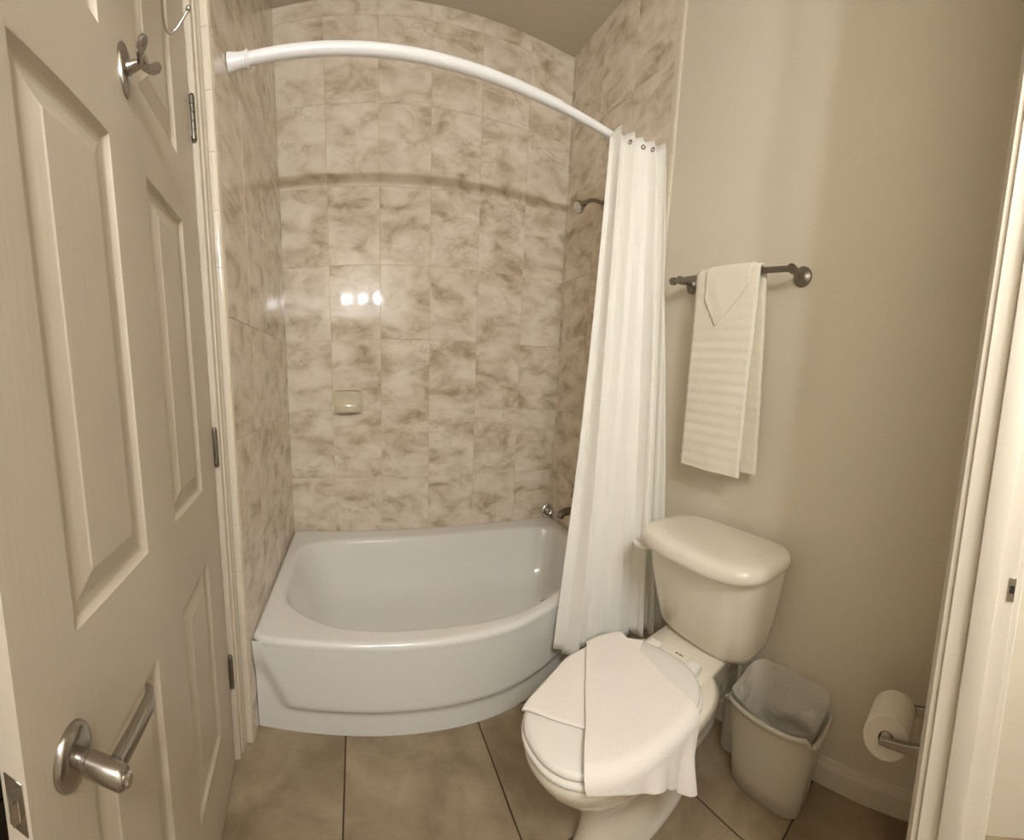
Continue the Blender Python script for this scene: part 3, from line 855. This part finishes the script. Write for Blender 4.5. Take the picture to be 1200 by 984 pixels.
obj('body', bm, M['can'], can, True, 50)
for s in (-1, 1):
    b = bmesh.new(); tube(b, [(x, s * (.1535 - .003 * abs(x / .06)), CH - .006 - .030 * (1 - (abs(x) / .085) ** 4)) for x in [lerp(-.068, .068, k / 10) for k in range(11)]], .0050, 8); obj('handle', b, M['can'], can)
def bag(u, v):
    ring = can_ring(lerp(1, .25, v), 0, -.008)
    a = u * 72; i = int(a) % 72; p = ring[i].lerp(ring[(i + 1) % 72], a - int(a))
    back = sstep(-.02, .10, p.x)
    top = CH + .004 + .034 * back + .010 * noise.noise(Vector((p.x * 20, p.y * 20, 0)))
    z = lerp(top, .10, v ** .9)
    k = 1 - .16 * math.sin(v * math.pi) * (1 + noise.noise(Vector((p.x * 11, p.y * 11, v * 3))))
    return Vector((p.x * k, p.y * k, z))
bm = bmesh.new(); vs = grid(bm, 72, 22, bag); bmesh.ops.remove_doubles(bm, verts=bm.verts[:], dist=1e-5)
try: bm.faces.new(list(dict.fromkeys([v for v in vs[-1][:-1] if v.is_valid])))
except Exception: pass
o = obj('trash_bag', bm, M['bag'], None, True, 80); o.location = (1.046, .452, 0)
tag(o, 'clear plastic liner bag inside the grey wastebasket', 'bag')

br = empty('toilet_brush', (1.092, .632, 0)); tag(br, 'white toilet brush in a round holder between toilet and wastebasket', 'toilet brush')
b = bmesh.new(); lathe(b, [(.034, .001), (.038, .006), (.039, .05), (.041, .13), (.042, .176), (.040, .181), (.036, .180), (.035, .06)], (0, 0, 0), (0, 0, 1), 28, True, True); obj('holder', b, M['brush'], br)
b = bmesh.new(); lathe(b, [(.030, .150), (.031, .190), (.022, .200), (.009, .208), (.0085, .270), (.010, .280), (.0105, .305), (.006, .312)], (0, 0, 0), (0, 0, 1), 18); obj('handle', b, M['brush'], br)

# ------------------------------------------------------------------ toilet paper and its holder on the near wall
TPX0, TPX1, TPY, TPZ = .955, 1.055, .112, .396
ph = empty('paper_holder', (1.005, 0, TPZ)); tag(ph, 'nickel two-arm paper holder by the white door jamb', 'paper holder')
b = bmesh.new(); box(b, -.075, .075, .001, .012, -.022, .022, .004, 2); obj('wall_plate', b, M['nickel'], ph)
for x in (-.066, .066):
    b = bmesh.new()
    loft(b, [[Vector((x - .007, y, z - h)), Vector((x + .007, y, z - h)), Vector((x + .007, y, z + h)), Vector((x - .007, y, z + h))] for y, z, h in ((.008, 0, .020), (.020, 0, .016), (.060, .0, .011), (.108, .0, .0095), (.122, .0, .0085), (.126, 0, .006))])
    m = obj('arm', b, M['nickel'], ph, True, 30); bv = m.modifiers.new('bev', 'BEVEL'); bv.width = .002; bv.segments = 2
b = bmesh.new(); lathe(b, [(.006, -.062), (.0135, -.058), (.0135, .058), (.006, .062)], (0, .112, 0), (1, 0, 0), 16); obj('spindle', b, M['can'], ph)
tp = empty('toilet_paper', (1.005, TPY, TPZ - .006)); tag(tp, 'white toilet paper roll on the two-arm holder', 'toilet paper')
b = bmesh.new()
prof = [(.0205, -.050), (.058, -.050), (.0598, -.048), (.060, 0), (.0598, .048), (.058, .050), (.0205, .050), (.0200, .04), (.0200, -.04), (.0205, -.050)]
lathe(b, prof, (0, 0, 0), (1, 0, 0), 40, False, False); bmesh.ops.remove_doubles(b, verts=b.verts[:], dist=1e-5); obj('roll', b, M['paper'], tp, True, 40)
b = bmesh.new(); lathe(b, [(.0203, -.0505), (.0203, .0505), (.0192, .0505), (.0192, -.0505), (.0203, -.0505)], (0, 0, 0), (1, 0, 0), 30, False, False); obj('core', b, M['card'], tp)
b = bmesh.new()
def sheet(u, v):
    x = lerp(-.0495, .0495, u); a = lerp(1.9, 3.20, v)
    return Vector((x, -.0608 * math.cos(a) * -1 if False else .0608 * math.cos(a), .0608 * math.sin(a)))
grid(b, 4, 10, sheet); obj('loose_sheet', b, M['paper'], tp)

# ------------------------------------------------------------------ lamp and mirror on the wall behind the camera
vy = -.75
vl_ = empty('vanity_light', (.086, vy, 2.105)); tag(vl_, 'vanity light bar with three lit globe bulbs above the mirror', 'lamp')
b = bmesh.new(); box(b, -.30, .30, .001, .030, -.055, .055, .008, 2); obj('backplate', b, M['chrome'], vl_)
for x in (-.185, 0, .185):
    b = bmesh.new(); lathe(b, [(.026, .028), (.026, .036), (.018, .044), (.018, .056)], (x, 0, 0), (0, 1, 0), 20); so = obj('socket', b, M['chrome'], vl_)
    b = bmesh.new(); bmesh.ops.create_uvsphere(b, u_segments=24, v_segments=16, radius=.031, matrix=Matrix.Translation((x, .084, 0))); obj('bulb', b, M['bulb'], so)
mi = empty('mirror', (.10, vy, 1.40)); tag(mi, 'frameless wall mirror under the vanity light', 'mirror')
b = bmesh.new(); box(b, -.30, .30, .001, .007, -.45, .52, .002, 1); obj('glass', b, M['mirror'], mi, False)
